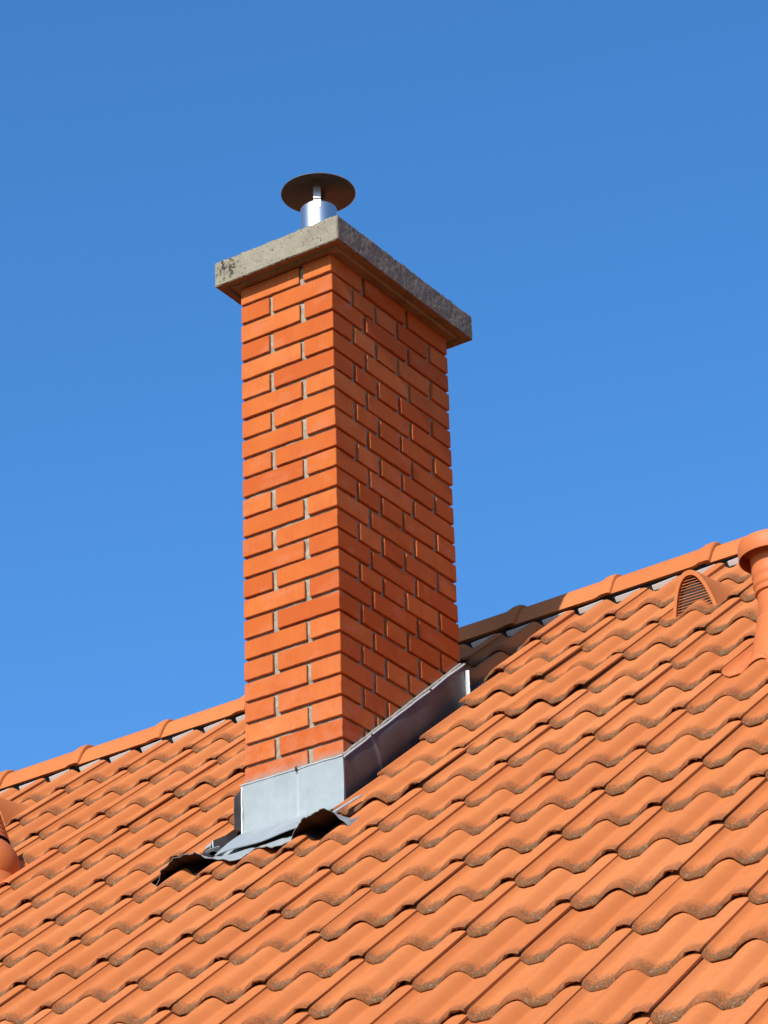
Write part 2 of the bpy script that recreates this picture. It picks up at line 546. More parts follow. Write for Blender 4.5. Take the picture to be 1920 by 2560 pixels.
def tile_mesh(seed, t0=0.0, t1=1.0, L=.40, under=True, low=False):
    r = np.random.default_rng(seed)
    pr = [(t, h) for t, h in PROF if t0 - 1e-6 <= t <= t1 + 1e-6]

    def hh(t): return float(np.interp(t, [a for a, _ in PROF], [b for _, b in PROF]))
    if pr[0][0] > t0 + 1e-4: pr = [(t0, hh(t0))] + pr
    if pr[-1][0] < t1 - 1e-4: pr = pr + [(t1, hh(t1))]
    if low: pr = pr[::2] + ([pr[-1]] if len(pr) % 2 == 0 else [])
    n = len(pr)
    V, F, UV = [], [], []
    # rows of the top surface from the butt upwards: (y, drop)
    rows = [(0.0, -.0115), (.0014, -.0080), (.0048, -.0046), (.0105, -.0021), (.019, -.0007), (.032, 0), (L * .4, .0), (L, 0)]
    if low: rows = [(0.0, -.006), (.006, 0), (L, 0)]
    jit = r.normal(0, .0009, n)
    for ri, (y, dz) in enumerate(rows):
        for k, (t, h) in enumerate(pr):
            yy = y + (jit[k] * (1.4 if ri < 2 else .6) if ri < 5 else 0)
            zz = h + dz * (.25 if t > .868 else 1) - TILT * y / G
            if ri < 3: zz += r.normal(0, .0003)
            V.append((t * W, yy, zz)); UV.append((t * W, max(0, y)))
    R = len(rows)
    for ri in range(R - 1):
        for k in range(n - 1):
            F.append((ri * n + k, ri * n + k + 1, (ri + 1) * n + k + 1, (ri + 1) * n + k))
    # underside: two rows, the overlapping roll is thinner so that a gap stays open under it
    b0 = len(V)
    for y in (0.0015, L):
        for k, (t, h) in enumerate(pr):
            th = .0148 - .0026 * max(0, 1 - abs(t - .44) / .10)
            if t > .868: th = .0070 + (min(.004, max(-.005, r.normal(0, .0030))) if y < .01 else 0)
            zz = h - th - TILT * y / G
            V.append((t * W, y + jit[k] * .6, zz)); UV.append((t * W, 0.0 if y < .01 else y))
    for k in range(n - 1):
        F.append((b0 + k + 1, b0 + k, b0 + n + k, b0 + n + k + 1))
        F.append((b0 + k, b0 + k + 1, k + 1, k))                           # butt face
        F.append(((R - 1) * n + k, (R - 1) * n + k + 1, b0 + n + k + 1, b0 + n + k))
    # sides
    for k, flip in ((0, False), (n - 1, True)):
        loop = [ri * n + k for ri in range(R)] + [b0 + n + k, b0 + k]
        F.append(tuple(loop) if not flip else tuple(reversed(loop)))
    if under and t0 == 0.0 and not low:
        # interlocking strip that runs under the neighbour's roll, with its ribs
        c0 = len(V)
        xs = np.linspace(-.104, .0, 9)
        for (y, zt) in ((.016, -.0035), (.0185, 0), (L, 0), (L, -.006), (.016, -.006)):
            for q, t in enumerate(xs):
                rib = (.0034 if q in (2, 4, 6) else -.0006) + r.normal(0, .0006)
                z = -.0148 + rib + float(np.interp(t + 1, [a for a, _ in PROF], [bb for _, bb in PROF])) * .6 + zt
                if zt <= -.0059: z = -.0215 + float(np.interp(t + 1, [a for a, _ in PROF], [bb for _, bb in PROF])) * .6
                V.append((t * W, y + r.normal(0, .0008) + (abs(q - 4) * .0006 if y < .02 else 0), z - TILT * y / G)); UV.append((t * W, min(y, .012) if y < .05 else y))
        m = len(xs)
        for ri in range(5):
            for q in range(m - 1):
                a, c = ri, (ri + 1) % 5
                F.append((c0 + a * m + q, c0 + a * m + q + 1, c0 + c * m + q + 1, c0 + c * m + q))
    me = mesh('roof_tile', V, F, True, 33, None, UV)
    me.materials.append(M['tile'])
    return me


variants = [tile_mesh(s) for s in range(14)]
top_variants = [tile_mesh(40 + s, L=.325) for s in range(5)]


def tile_matrix(i, j, jx=0, jh=0, rz=0, rx=0, dv=0):
    return (Matrix.Translation(RP(QX + i * W + jx, rowv(j) + dv, BASE + jh)) @ ROOF_ROT
            @ Matrix.Rotation(rz, 4, 'Z') @ Matrix.Rotation(rx, 4, 'X'))


camM = cam.matrix_world.inverted()


def px(P):
    c = camM @ Vector(P)
    return 960 + FPX * c.x / -c.z, 1280 - FPX * c.y / -c.z


def in_view(i, j, m=40):
    xs, ys = [], []
    for a in (-.1, 1):
        for bb in (0, G + .02):
            x, y = px(RP(QX + (i + a) * W, rowv(j) + bb, 0))
            xs.append(x); ys.append(y)
    return max(xs) > -m and min(xs) < 1920 + m and max(ys) > -m and min(ys) < 2560 + m


special = {(-4, 11): 'vent', (-14, 11): 'vent', (-2, 8): 'plate', (-12, 8): 'plate'}
skip = {(-8, 8), (-8, 9), (-8, 10), (-7, 7), (-7, 8), (-7, 9), (-7, 10), (-8, 7)}
cut_meshes = {}
count = 0
rest = []
for j in range(-9, 13):
    for i in range(-30, 12):
        if (i, j) in special or (i, j) in skip: continue
        jx, jh = random.gauss(0, .0011), random.gauss(0, .0012)
        rz, rx = random.gauss(0, .0036), random.gauss(0, .0024)
        dv = random.gauss(0, .0026)
        if (i, j) in ((-6, 7), (-6, 10), (-5, 9)): jh += .006; rx -= .006
        mt = tile_matrix(i, j, jx, jh, rz, rx, dv)
        if in_view(i, j):
            if j == 6 and i in (-8, -7):
                me = tile_mesh(90 + i, L=.125)
            else:
                me = random.choice(top_variants if j == 12 else variants)
            put('roof_tile', me, house, None, mt)
            count += 1
        else:
            rest.append((mt, .325 if j == 12 else .40))
# tiles cut along the left side of the stack
for j in (7, 8, 9, 10):
    me = tile_mesh(60 + j, 0.0, .27)
    put('roof_tile', me, house, None, tile_matrix(-8, j))
    count += 1
print('tiles as parts', count, 'rest', len(rest))
# the rest of the slope, outside the photo, as one part
lowm = {.40: tile_mesh(1, low=True), .325: tile_mesh(2, L=.325, low=True)}
V, F, UV = [], [], []
for mt, L in rest:
    me = lowm[L]
    b0 = len(V)
    co = np.array([v.co[:] for v in me.vertices])
    A = np.array(mt)
    V.extend(map(tuple, co @ A[:3, :3].T + A[:3, 3]))
    for pl in me.polygons: F.append(tuple(b0 + q for q in pl.vertices))
    UV.extend((x, y) for x, y, _ in co)
rm = mesh('tile_field', V, F, True, 38, None, UV)
tag(put('tile_field', rm, house, M['tile']), kind='stuff')

# ------------------------------------------------------------------ ridge
def ridge_mesh(seed):
    r = np.random.default_rng(seed)
    L = .425
    a0 = [(-.129, -.106), (-.121, -.090), (-.100, -.049), (-.080, -.023), (-.062, -.008), (-.038, .0), (0, .004)]
    a = a0 + [(-x, z) for x, z in reversed(a0[:-1])]
    n = len(a)
    V, F = [], []
    # (x, scale, lift): the raised collar sits at the right-hand end and covers the next tile
    rows = [(0, .925, -.006), (.02, .925, -.006), (L - .075, .975, .000), (L - .06, .99, .002), (L - .04, 1.03, .009), (L - .012, 1.035, .010), (L - .003, 1.02, .008), (L, .995, .003)]
    for x, s, dz in rows:
        for (y, z) in a:
            V.append((x + r.normal(0, .0006), y * s, z * s + dz + r.normal(0, .0004)))
    R = len(rows)
    for i in range(R - 1):
        for k in range(n - 1):
            F.append((i * n + k, (i + 1) * n + k, (i + 1) * n + k + 1, i * n + k + 1))
    b0 = len(V)
    T = .013
    for x, s, dz in rows:
        for (y, z) in a:
            V.append((x, y * s * (1 - T / .12), z * s + dz - (T if abs(y) < .09 else 0.003)))
    for i in range(R - 1):
        for k in range(n - 1):
            F.append((b0 + i * n + k, b0 + i * n + k + 1, b0 + (i + 1) * n + k + 1, b0 + (i + 1) * n + k))
        for k in (0, n - 1):
            q = (i * n + k, b0 + i * n + k, b0 + (i + 1) * n + k, (i + 1) * n + k)
            F.append(q if k == 0 else tuple(reversed(q)))
    for i in (0, R - 1):
        for k in range(n - 1):
            q = (i * n + k, i * n + k + 1, b0 + i * n + k + 1, b0 + i * n + k)
            F.append(q if i == 0 else tuple(reversed(q)))
    return mesh('ridge_tile', V, F, True, 45)


rmesh = [ridge_mesh(s) for s in range(4)]
RZ = -.645
xj = [-.178 + .4045 * k for k in range(-20, 14)]
for k, x in enumerate(xj):
    mt = Matrix.Translation((x - .425, YR + random.gauss(0, .001), RZ + random.gauss(0, .0012))) @ Matrix.Rotation(random.gauss(0, .003) + .006, 4, 'Y')
    if X0 < x - .3 < X1 - .2:
        o = put('ridge_tile', rmesh[k % 4], house, M['ridge'], mt)
# white ventilation comb under the ridge tiles, one piece between neighbouring rolls
cm = mesh('ridge_comb', [(0, 0, -.032), (.104, 0, -.032), (.104, 0, -.008), (0, 0, -.014),
                         (0, .006, -.032), (.104, .006, -.032), (.104, .006, -.008), (0, .006, -.014)],
          [(0, 1, 2, 3), (5, 4, 7, 6), (0, 4, 5, 1), (3, 2, 6, 7), (0, 3, 7, 4), (1, 5, 6, 2)], False)
for i in range(-16, 4):
    for c in (.19, .69):
        x = QX + (i + c) * W - .052 + .004
        put('ridge_comb', cm, house, M['comb'], Matrix.Translation(RP(x, 4.262 + random.gauss(0, .001), -.004)) @ ROOF_ROT @ Matrix.Rotation(random.gauss(0, .012), 4, 'Y'))
# ridge board and felt closing the gap behind the comb
slab('ridge_felt', X0 + .1, X1 - .1, 4.287, 4.43, -.057, -.008, M['deck'])

# ------------------------------------------------------------------ chimney
chim = empty('chimney', (-.19, .356, -2.4))
tag(chim, 'tall red brick chimney with a grey concrete capping slab rising through the tiles', 'chimney')
brick_cache = {}


def brick_mesh(sx, sy, sz, var):
    key = (round(sx, 3), round(sy, 3), var)
    if key in brick_cache: return brick_cache[key]
    r = np.random.default_rng(hash(key) % 99991)
    c = .0014

    def fn(V):
        d = np.array([sx, sy, sz])
        at0 = np.isclose(V, 0); at1 = np.isclose(V, d)
        ext = at0 | at1
        cnt = ext.sum(1)
        for q in range(len(V)):
            if cnt[q] >= 2:
                a = c * (.45 + abs(r.normal(0, .45))) * (1.15 if cnt[q] == 3 else 1)
                if r.random() < .06: a += .0022
                for k in range(3):
                    if at0[q, k]: V[q, k] += a
                    if at1[q, k]: V[q, k] -= a
            elif cnt[q] == 1:
                k = int(np.argmax(ext[q]))
                V[q, k] += r.normal(0, .00018)
        return V
    V, F = lattice(grid_lines(sx, .022, c), grid_lines(sy, .022, c), grid_lines(sz, .02, c), fn)
    me = mesh('brick', V, F, True, 32)
    me.materials.append(M['brick'])
    brick_cache[key] = me
    return me


BH = .0636
nb = 0
for k in range(0, 27):
    z0 = -k * CP
    if k % 2 == 0:
        B = [(-CW, -.135, 0, .115), (-.117, 0, 0, .184), (-.117, 0, .204, .449), (-.117, 0, .469, CD),
             (-CW, -.265, .133, .380), (-CW, -.265, .398, CD), (-.248, -.135, CD - .117, CD)]
    else:
        B = [(-CW, -.265, 0, .184), (-.248, 0, 0, .114), (-.118, 0, .134, .252), (-.118, 0, .272, .386),
             (-.118, 0, .404, .584), (-.118, 0, .604, CD), (-CW, -.265, .204, .449), (-CW, -.265, .469, CD), (-.248, -.136, CD - .117, CD)]
    for (xa, xb, ya, yb_) in B:
        if k > 25 and yb_ > .2: continue
        ja = [random.gauss(0, .0008) for _ in range(2)]
        # cut lengths vary a little, the outer corners stay on the line
        xa2 = xa + (ja[0] if xa > -CW + .01 else 0)
        xb2 = xb + (ja[1] if xb < -.01 else 0)
        sx, sy = xb2 - xa2, yb_ - ya
        me = brick_mesh(round(sx, 3), sy, BH, random.randrange(4))
        mt = (Matrix.Translation((xa2 + random.gauss(0, .0008), ya + random.gauss(0, .0007), z0 + random.gauss(0, .0009)))
              @ Matrix.Rotation(random.gauss(0, .0022), 4, 'Z') @ Matrix.Rotation(random.gauss(0, .0022), 4, 'Y') @ Matrix.Rotation(random.gauss(0, .0018), 4, 'X'))
        put('brick', me, chim, None, mt)
        nb += 1
print('bricks', nb)

RC = .0105


def mortar_fn(V):
    V = V + np.array([-CW + RC, RC, -2.35])
    out = V.copy()
    for q in range(len(V)):
        x, y, z = V[q]
        a = mn.noise(Vector((x * 60, y * 60, z * 160))) * .0012 + mn.noise(Vector((x * 14 + 5, y * 14, z * 30))) * .0026
        # struck joints: the bed slopes out to the brick below
        ph = (z / CP) % 1.0
        if ph > .80: a += (ph - .845) / .155 * -.0020
        if abs(y - RC) < 1e-6: out[q, 1] -= a
        if abs(x + RC) < 1e-6: out[q, 0] += a
    return out


mv, mf = lattice(np.linspace(0, CW - 2 * RC, 40), np.linspace(0, CD - 2 * RC, 70), np.linspace(0, 2.35 + .060, 560), mortar_fn)
put('mortar', mesh('mortar', mv, mf, True, 60), chim, M['mortar'])

# capping slab with a drip groove underneath
cx0, cx1, cy0, cy1, cz0, cz1 = -.446, .0735, -.0645, .773, .0650, .1610


def lines(a, b_, step, extra):
    s = set(np.round(np.linspace(a, b_, int((b_ - a) / step) + 1), 5)) | {a + .0025, b_ - .0025}
    for e in extra:
        s = {t for t in s if abs(t - e) > .0024 or t in (a, b_)} | {e}
    return sorted(s)


gx = [cx0 + .026, cx0 + .030, cx0 + .040, cx0 + .044, cx1 - .044, cx1 - .040, cx1 - .030, cx1 - .026]
gy = [cy0 + .026, cy0 + .030, cy0 + .040, cy0 + .044, cy1 - .044, cy1 - .040, cy1 - .030, cy1 - .026]


def slab_fn(V):
    out = V.copy()
    for q in range(len(V)):
        x, y, z = V[q]
        ex = [abs(x - cx0) < 1e-6, abs(x - cx1) < 1e-6, abs(y - cy0) < 1e-6, abs(y - cy1) < 1e-6, abs(z - cz0) < 1e-6, abs(z - cz1) < 1e-6]
        P = Vector((x, y, z))
        a = mn.noise(P * 18) * .0018 + mn.noise(P * 90) * .0013 + mn.noise(P * 230) * .0008
        pit = mn.noise(P * 120 + Vector((9, 3, 1)))
        if pit > .38: a -= (pit - .38) * .011
        if ex[0]: out[q, 0] -= a
        if ex[1]: out[q, 0] += a
        if ex[2]: out[q, 1] -= a
        if ex[3]: out[q, 1] += a
        if ex[5]:
            # rough trowelled top with crumbling moss along the edge
            out[q, 2] += a * 1.5 + max(0, mn.noise(P * 45)) * .009
        if ex[4]:
            out[q, 2] += a * .5
            d = min(x - cx0, cx1 - x, y - cy0, cy1 - y)
            if .0295 < d < .0405: out[q, 2] += .010
        if sum(ex) >= 2:
            c = .0018 + abs(mn.noise(P * 70)) * .004
            if ex[0]: out[q, 0] += c
            if ex[1]: out[q, 0] -= c
            if ex[2]: out[q, 1] += c
            if ex[3]: out[q, 1] -= c
            if ex[4]: out[q, 2] += c * .7
            if ex[5]: out[q, 2] -= c * .7
    return out


cv, cf = lattice(lines(cx0, cx1, .006, gx), lines(cy0, cy1, .006, gy), lines(cz0, cz1, .006, []), slab_fn)
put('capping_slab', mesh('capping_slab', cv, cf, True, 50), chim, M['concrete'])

# ------------------------------------------------------------------ flashing round the stack
fl = empty('chimney_flashing', (-.19, .3, -1.9))
tag(fl, 'grey zinc sheet flashing wrapped round the foot of the brick chimney', 'flashing')


def sheet(name, rows, mats, parent, thick=None, split=False):
    """rows: list of rows of points; thick: offset vector giving the second skin"""
    R, n = len(rows), len(rows[0])
    V = [Vector(p) for row in rows for p in row]
    F = [(i * n + k, i * n + k + 1, (i + 1) * n + k + 1, (i + 1) * n + k) for i in range(R - 1) for k in range(n - 1)]
    mi = [0] * len(F)
    if thick is not None:
        t = Vector(thick)
        b0 = len(V)
        V += [v + t for v in V]
        F2 = [tuple(reversed([b0 + a for a in f])) for f in F]
        F += F2
        mi += [1 if split else 0] * len(F2)
        rim = [k for k in range(n)] + [i * n + n - 1 for i in range(1, R)] + [(R - 1) * n + k for k in range(n - 2, -1, -1)] + [i * n for i in range(R - 2, 0, -1)]
        for a, c in zip(rim, rim[1:] + rim[:1]):
            F.append((a, b0 + a, b0 + c, c)); mi.append(0)
    me = mesh(name, V, F, True, 40, mi)
    return put(name, me, parent, mats)


def wob(p, s, a):
    return mn.noise(Vector(p) * s) * a


# front upstand
xs = np.linspace(-.392, .004, 34)
rows = []
for z in np.linspace(-1.803, -1.966, 12):
    rows.append([(x + (0), -.0085 - .0035 * math.sin((z + 1.803) / .163 * 3) + wob((x, 0, z), 9, .0022), z + (wob((x, 1, 0), 22, .0022) if z > -1.81 else 0)) for x in xs])
sheet('front_upstand', rows, M['zinc'], fl, (0, .0016, 0))
# folded bead along its top edge, with the sealant line above
sweepf = [(x, -.0095 + wob((x, 3, 0), 20, .0012), -1.8005 + wob((x, 1, 0), 22, .0022)) for x in np.linspace(-.394, .004, 40)]
put('top_bead', sweep('top_bead', sweepf, [(.0032 * math.cos(a), .0026 * math.sin(a)) for a in np.linspace(0, 2 * math.pi, 9)[:-1]]), fl, M['zinc_bright'])
# apron band bent out from the upstand, over the pleated sheet
hemL, hemR = (-.37, 2.215, -.022), (.005, 2.165, .001)
rows = []
for u in np.linspace(0, 1, 8):
    row = []
    for s in np.linspace(0, 1, 30):
        A = Vector((-.392 + .396 * s, -.0105, -1.966))
        h = [hemL[q] + (hemR[q] - hemL[q]) * s for q in range(3)]
        Bp = RP(h[0], h[1], h[2] + .003 * math.sin(s * 9) * u)
        p = A.lerp(Bp, u)
        row.append(p + NV * (.004 * math.sin(u * math.pi)))
    rows.append(row)
sheet('apron_band', rows, M['zinc'], fl, tuple(NV * -.003))

# pleated apron dressed over the tiles, lifted at both ends
HE = [(-.52, -.030), (-.50, -.018), (-.48, -.002), (-.445, .024), (-.41, .043), (-.37, .050), (-.33, .049), (-.30, .044), (-.28, .032), (-.262, .020), (-.235, .009),
      (-.20, -.006), (-.166, -.014), (-.13, -.001), (-.09, .009), (-.06, .004), (-.02, -.003), (.028, -.004), (.043, .012), (.063, .034), (.10, .053),
      (.15, .066), (.19, .064), (.212, .048), (.228, .018), (.240, -.03)]
xs = np.linspace(-.52, .240, 150)
rows = []
r2 = np.random.default_rng(5)
jag = np.cumsum(r2.normal(0, .0012, len(xs)))
jag = jag - np.convolve(jag, np.ones(15) / 15, 'same')
for u in np.linspace(0, 1, 22):
    row = []
    for q, x in enumerate(xs):
        he = float(np.interp(x, [a for a, _ in HE], [c for _, c in HE]))
        ve = 2.035 + .006 * math.sin(x * 31) + .004 * math.sin(x * 77 + 1) + max(0, (abs(x + .1) - .33)) * .35
        v = ve + (2.36 - ve) * u
        back = -.052
        e = (1 - u) ** (1.2 if he < .012 else 1.2 + min(1, (he - .012) / .02) * 1.6)
        h = back + (he - back) * e
        h += (jag[q] * 2.0) * e * (1 if he > .015 else .35)
        h += .0022 * math.sin(x * 150 + 3 * math.sin(x * 21)) * e * (.5 + u)
        row.append(RP(x, v, h))
    rows.append(row)
sheet('pleated_apron', rows, [M['lead'], M['bitumen']], fl, tuple(NV * -.0022), split=True)

# black sheet added on the tiles to paint the shade under the lifted ends
PT, PH = [a for a, _ in PROF], [b for _, b in PROF]
for xa, xb in ((-.500, -.335), (.045, .200)):
    rows = []
    for v in np.linspace(2.062, 2.205, 8):
        row = []
        for x in np.linspace(xa, xb, 40):
            t = ((x - QX) / W) % 1.0
            vv = v + .012 * math.sin(x * 60) * max(0, 1 - (v - 2.062) / .05)
            row.append(RP(x, vv, BASE + float(np.interp(t, PT, PH)) - TILT * (vv - rowv(6)) / G + .0045))
        rows.append(row)
    sheet('shade_sheet', rows, M['bitumen'], fl, tuple(NV * -.0012))

# right-hand side panel following the slope
def side_top(y): return -1.801 + .8165 * y


rows = []
ys = np.linspace(-.012, .722, 60)
for u in np.linspace(0, 1, 12):
    row = []
    for y in ys:
        zt = side_top(y) + wob((0, y, 0), 9, .003)
        zb = zt - .20
        z = zt + (zb - zt) * u
        x = .0095 + .010 * math.sin(u * 2.6) * (.6 + .4 * math.sin(y * 7)) + wob((1, y, z), 6, .006)
        if u < .01: x = .0075
        row.append((x, y, z))
    rows.append(row)
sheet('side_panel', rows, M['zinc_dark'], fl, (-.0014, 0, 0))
path = [(.0105 + wob((2, y, 0), 12, .0015), y, side_top(y) + .001 + wob((0, y, 0), 9, .003)) for y in np.linspace(-.010, .722, 60)]
put('top_bead', sweep('top_bead', path, [(.0036 * math.cos(a), .0034 * math.sin(a)) for a in np.linspace(0, 2 * math.pi, 9)[:-1]]), fl, M['zinc_bright'])
# crumbly sealant between bead and brick
path = [(.002 + wob((2, y, 5), 30, .002), y, side_top(y) + .0075 + wob((0, y, 2), 26, .003)) for y in np.linspace(-.004, .710, 90)]
put('sealant', sweep('sealant', path, [(.0055 * math.cos(a), .0045 * math.sin(a)) for a in np.linspace(0, 2 * math.pi, 8)[:-1]]), fl, M['mortar'])
path = [(x, -.002 + wob((x, 5, 0), 30, .0015), -1.7945 + wob((x, 2, 0), 26, .002)) for x in np.linspace(-.383, .0, 60)]
put('sealant', sweep('sealant', path, [(.0050 * math.cos(a), .0030 * math.sin(a)) for a in np.linspace(0, 2 * math.pi, 8)[:-1]]), fl, M['mortar'])
# folded flange at the upper end, catching the sun
rows = []
for z in np.linspace(-1.236, -1.392, 14):
    w_ = wob((0, 0, z), 40, .002)
    rows.append([(.012, .7225, z), (.020, .7195 + w_, z - .002), (.029 + w_, .7205, z - .004)])
sheet('end_flange', rows, M['zinc_bright'], fl, (0, .0015, 0))
# tray beside the panel with its upstand, running down to the apron
rows = []
for v in np.linspace(2.20, 3.32, 30):
    rows.append([RP(.012, v, -.046), RP(.04, v, -.048), RP(.068, v, -.048), RP(.072, v, -.030 + .004 * math.sin(v * 9))])
sheet('side_tray', rows, M['bitumen'], fl, tuple(NV * -.0014))
path = [RP(.075 + .02 * t, 2.13 + .12 * t, .012 + .004 * t) for t in np.linspace(0, 1, 6)]
put('tray_edge', sweep('tray_edge', [RP(.110, 2.17, .010), RP(.118, 2.24, .006), RP(.13, 2.34, .000)], [(-.011, -.0012), (.011, -.0012), (.011, .0012), (-.011, .0012)], up=NV), fl, M['zinc'])
# left: narrow flange seen edge on and the gutter upstand running down the slope
rows = []
for z in np.linspace(-1.808, -1.958, 14):
    t = (-1.812 - z) / .14
    w_ = wob((0, 7, z), 50, .0022)
    f_ = min(1, .15 + t * 3.2)
    rows.append([(-.391, -.010, z), (-.3935 + w_, -.020 * f_ - .006, z - .001), (-.396 + w_, -.040 * f_ - .002, z - .003)])
sheet('left_flange', rows, M['zinc_dark'], fl, (-.0012, 0, 0))
path = [(-.3895 + wob((0, 1, z), 40, .0016), -.0095, z) for z in np.linspace(-1.806, -1.966, 20)]
put('left_bead', sweep('left_bead', path, [(.0024 * math.cos(a), .0024 * math.sin(a)) for a in np.linspace(0, 2 * math.pi, 9)[:-1]], up=(1, 0, 0)), fl, M['zinc_bright'])
A, Bq = Vector((-.419, .002, -1.944)), Vector((-.436, -.104, -2.008))
rows = []
for u in np.linspace(0, 1, 10):
    p = A.lerp(Bq, u)
    rows.append([p + Vector((wob(p, 60, .0015), 0, 0)), p + Vector((.002, .0, -.017)), p + Vector((.004, 0, -.036)), p + Vector((.022, 0, -.046))])
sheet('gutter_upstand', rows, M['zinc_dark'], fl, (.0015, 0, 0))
put('gutter_end', poly_plate('gutter_end', [Bq + Vector((-.002, 0, 0)), Bq + Vector((.003, -.001, -.001)), Bq + Vector((.006, -.002, -.036)), Bq + Vector((.001, 0, -.036))], (.0, .0015, 0)), fl, M['zinc_bright'])
put('gutter_lip', sweep('gutter_lip', [Bq + Vector((-.020, -.02, -.052)), Bq + Vector((-.004, -.025, -.046)), Bq + Vector((.022, -.022, -.040)), Bq + Vector((.034, -.010, -.034))],
                        [(.008 * math.cos(a), .0035 * math.sin(a)) for a in np.linspace(0, 2 * math.pi, 9)[:-1]]), fl, M['zinc'])
put('gutter_fold', poly_plate('gutter_fold', [Bq + Vector((-.004, 0, -.004)), Bq + Vector((-.024, .0, -.012)), Bq + Vector((-.040, -.004, -.046)), Bq + Vector((-.012, -.004, -.046))], (.0, .002, 0)), fl, M['zinc'])
# left side panel (hidden side of the stack)
rows = [[(-CW - .010, y, side_top(y) - .2 * u) for y in np.linspace(.0, .722, 12)] for u in (0, .5, 1)]
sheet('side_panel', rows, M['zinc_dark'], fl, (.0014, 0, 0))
rows = [[(x, CD + .010, -1.23 - .16 * u) for x in np.linspace(-.39, .010, 8)] for u in (0, 1)]
sheet('rear_panel', rows, M['zinc_dark'], fl, (0, -.0014, 0))
rows = [[RP(x, v, -.030) for x in np.linspace(-.50, .08, 8)] for v in (3.40, 3.62)]
sheet('rear_tray', rows, M['bitumen'], fl, tuple(NV * -.0014))


def clip(P, d):
    """small driven hook holding the sheet: shank and head"""
    P = Vector(P)
    c = put('clip', lathe('clip', [(.0001, .005), (.0042, .0045), (.0046, .002), (.0018, .0008), (.0016, -.012), (.0001, -.012)], 12,
                          M=Matrix.Translation(P) @ Vector(d).to_track_quat('Z', 'Y').to_matrix().to_4x4()), fl, M['bitumen'])
    return c


clip((-.172, -.012, -1.803), (0, -1, .3))
clip((.014, .142, side_top(.142) + .003), (1, -.1, .3))
clip((.014, .498, side_top(.498) + .003), (1, -.1, .3))
put('clip', sweep('clip', [(-.172, -.012, -1.792), (-.172, -.017, -1.798), (-.172, -.0165, -1.812)], [(-.0022, -.001), (.0022, -.001), (.0022, .001), (-.0022, .001)], up=(0, 1, 0)), fl, M['bitumen'])

# ------------------------------------------------------------------ steel flue cowl
cw = empty('flue_cowl', (-.206, .230, .16))
tag(cw, 'short stainless steel flue pipe with a round rain hat on the chimney slab', 'chimney cowl')
T0 = Matrix.Translation((-.206, .230, 0))
put('pipe', lathe('pipe', [(.0640, .150), (.0640, .436), (.0648, .4365), (.0648, .4395), (.0636, .4400), (.0620, .4390), (.0620, .150)], 64, M=T0), cw, M['steel'])
hat = put('rain_hat', lathe('rain_hat', [(.0001, .5385), (.060, .530), (.122, .5155), (.1328, .5125), (.1336, .5110), (.1328, .5098), (.122, .5130), (.060, .5275), (.0001, .536)], 72, M=T0), cw, [M['steel']])
inner = put('hat_shade_skin', lathe('hat_shade_skin', [(.1312, .5096), (.121, .5120), (.060, .5265), (.0001, .535)], 72, M=T0), hat, M['steel_under'])  # thin skin added to carry the painted shade under the hat
for q, ang in enumerate((-60, 120)):
    a = math.radians(ang)
    d = Vector((math.cos(a), math.sin(a), 0)); s = Vector((-math.sin(a), math.cos(a), 0))
    o = Vector((-.206, .230, 0))
    P = []
    for (r_, z) in ((.0652, .415), (.0652, .444), (.0600, .456), (.0585, .5252), (.0570, .5252), (.0585, .454), (.0637, .443), (.0637, .415)):
        P.append((r_, z))
    V = [o + d * r_ + s * sg * .0130 + Vector((0, 0, z)) for sg in (-1, 1) for r_, z in P]
    n = len(P)
    F = [tuple(range(n)), tuple(range(2 * n - 1, n - 1, -1))] + [(k, k + n, (k + 1) % n + n, (k + 1) % n) for k in range(n)]
    br = put('bracket', mesh('bracket', V, F, False), cw, M['steel'])
    if q == 0:
        Ms = Matrix.Translation(o + d * .0652 + Vector((0, 0, .4285)) - s * .0) @ d.to_track_quat('Z', 'Y').to_matrix().to_4x4()
        put('screw', lathe('screw', [(.0001, .0016), (.0026, .0012), (.0030, 0), (.0030, -.001)], 12, M=Ms), br, M['bitumen'])

# ------------------------------------------------------------------ plastic vent pipes
def plastic_plate(i, j, parent):
    me = tile_mesh(200 + i).copy()
    me.materials.clear()
    return put('base_plate', me, parent, M['plastic'], tile_matrix(i, j, 0, .002))


def cone_ring_prof(z0, z1, r0, r1, n, amp):
    out = []
    for k in range(n * 4 + 1):
        t = k / (n * 4)
        out.append((r0 + (r1 - r0) * t + amp * (.5 - .5 * math.cos(t * n * 2 * math.pi)), z0 + (z1 - z0) * t))
    return out


RX, RYp = 1.452, .215
zr = -1.917 + .8497 * RYp
vp = empty('vent_pipe', (RX, RYp, zr))
tag(vp, 'tall orange plastic vent pipe with a round overhanging cap, right of the hooded vent tile', 'vent pipe')
TR = Matrix.Translation((RX, RYp, 0))
plastic_plate(-2, 8, vp)
zh = -1.442
put('pipe', lathe('pipe', [(.0625, zr - .12), (.0625, zh - .12), (.0605, zh - .12), (.0605, zr - .12)], 64, M=TR), vp, M['plastic'])
put('socket', lathe('socket', [(.118, zr - .170), (.108, zr - .085), (.094, zr - .045), (.086, zr - .01), (.0745, zr + .03), (.0715, zr + .048), (.0715, zr + .060), (.0700, zr + .0625), (.0628, zr + .063)], 64, M=TR), vp, M['plastic'])
hatp = [(.0627, zh - .150), (.0690, zh - .147), (.0705, zh - .139), (.0690, zh - .131), (.0715, zh - .126), (.0735, zh - .117), (.0712, zh - .108),
        (.0725, zh - .095), (.0750, zh - .088), (.0735, zh - .080), (.0740, zh - .045), (.0755, zh - .030), (.0760, zh + .030)]
put('collar', lathe('collar', hatp, 72, M=TR), vp, M['plastic'])
RH = .1095
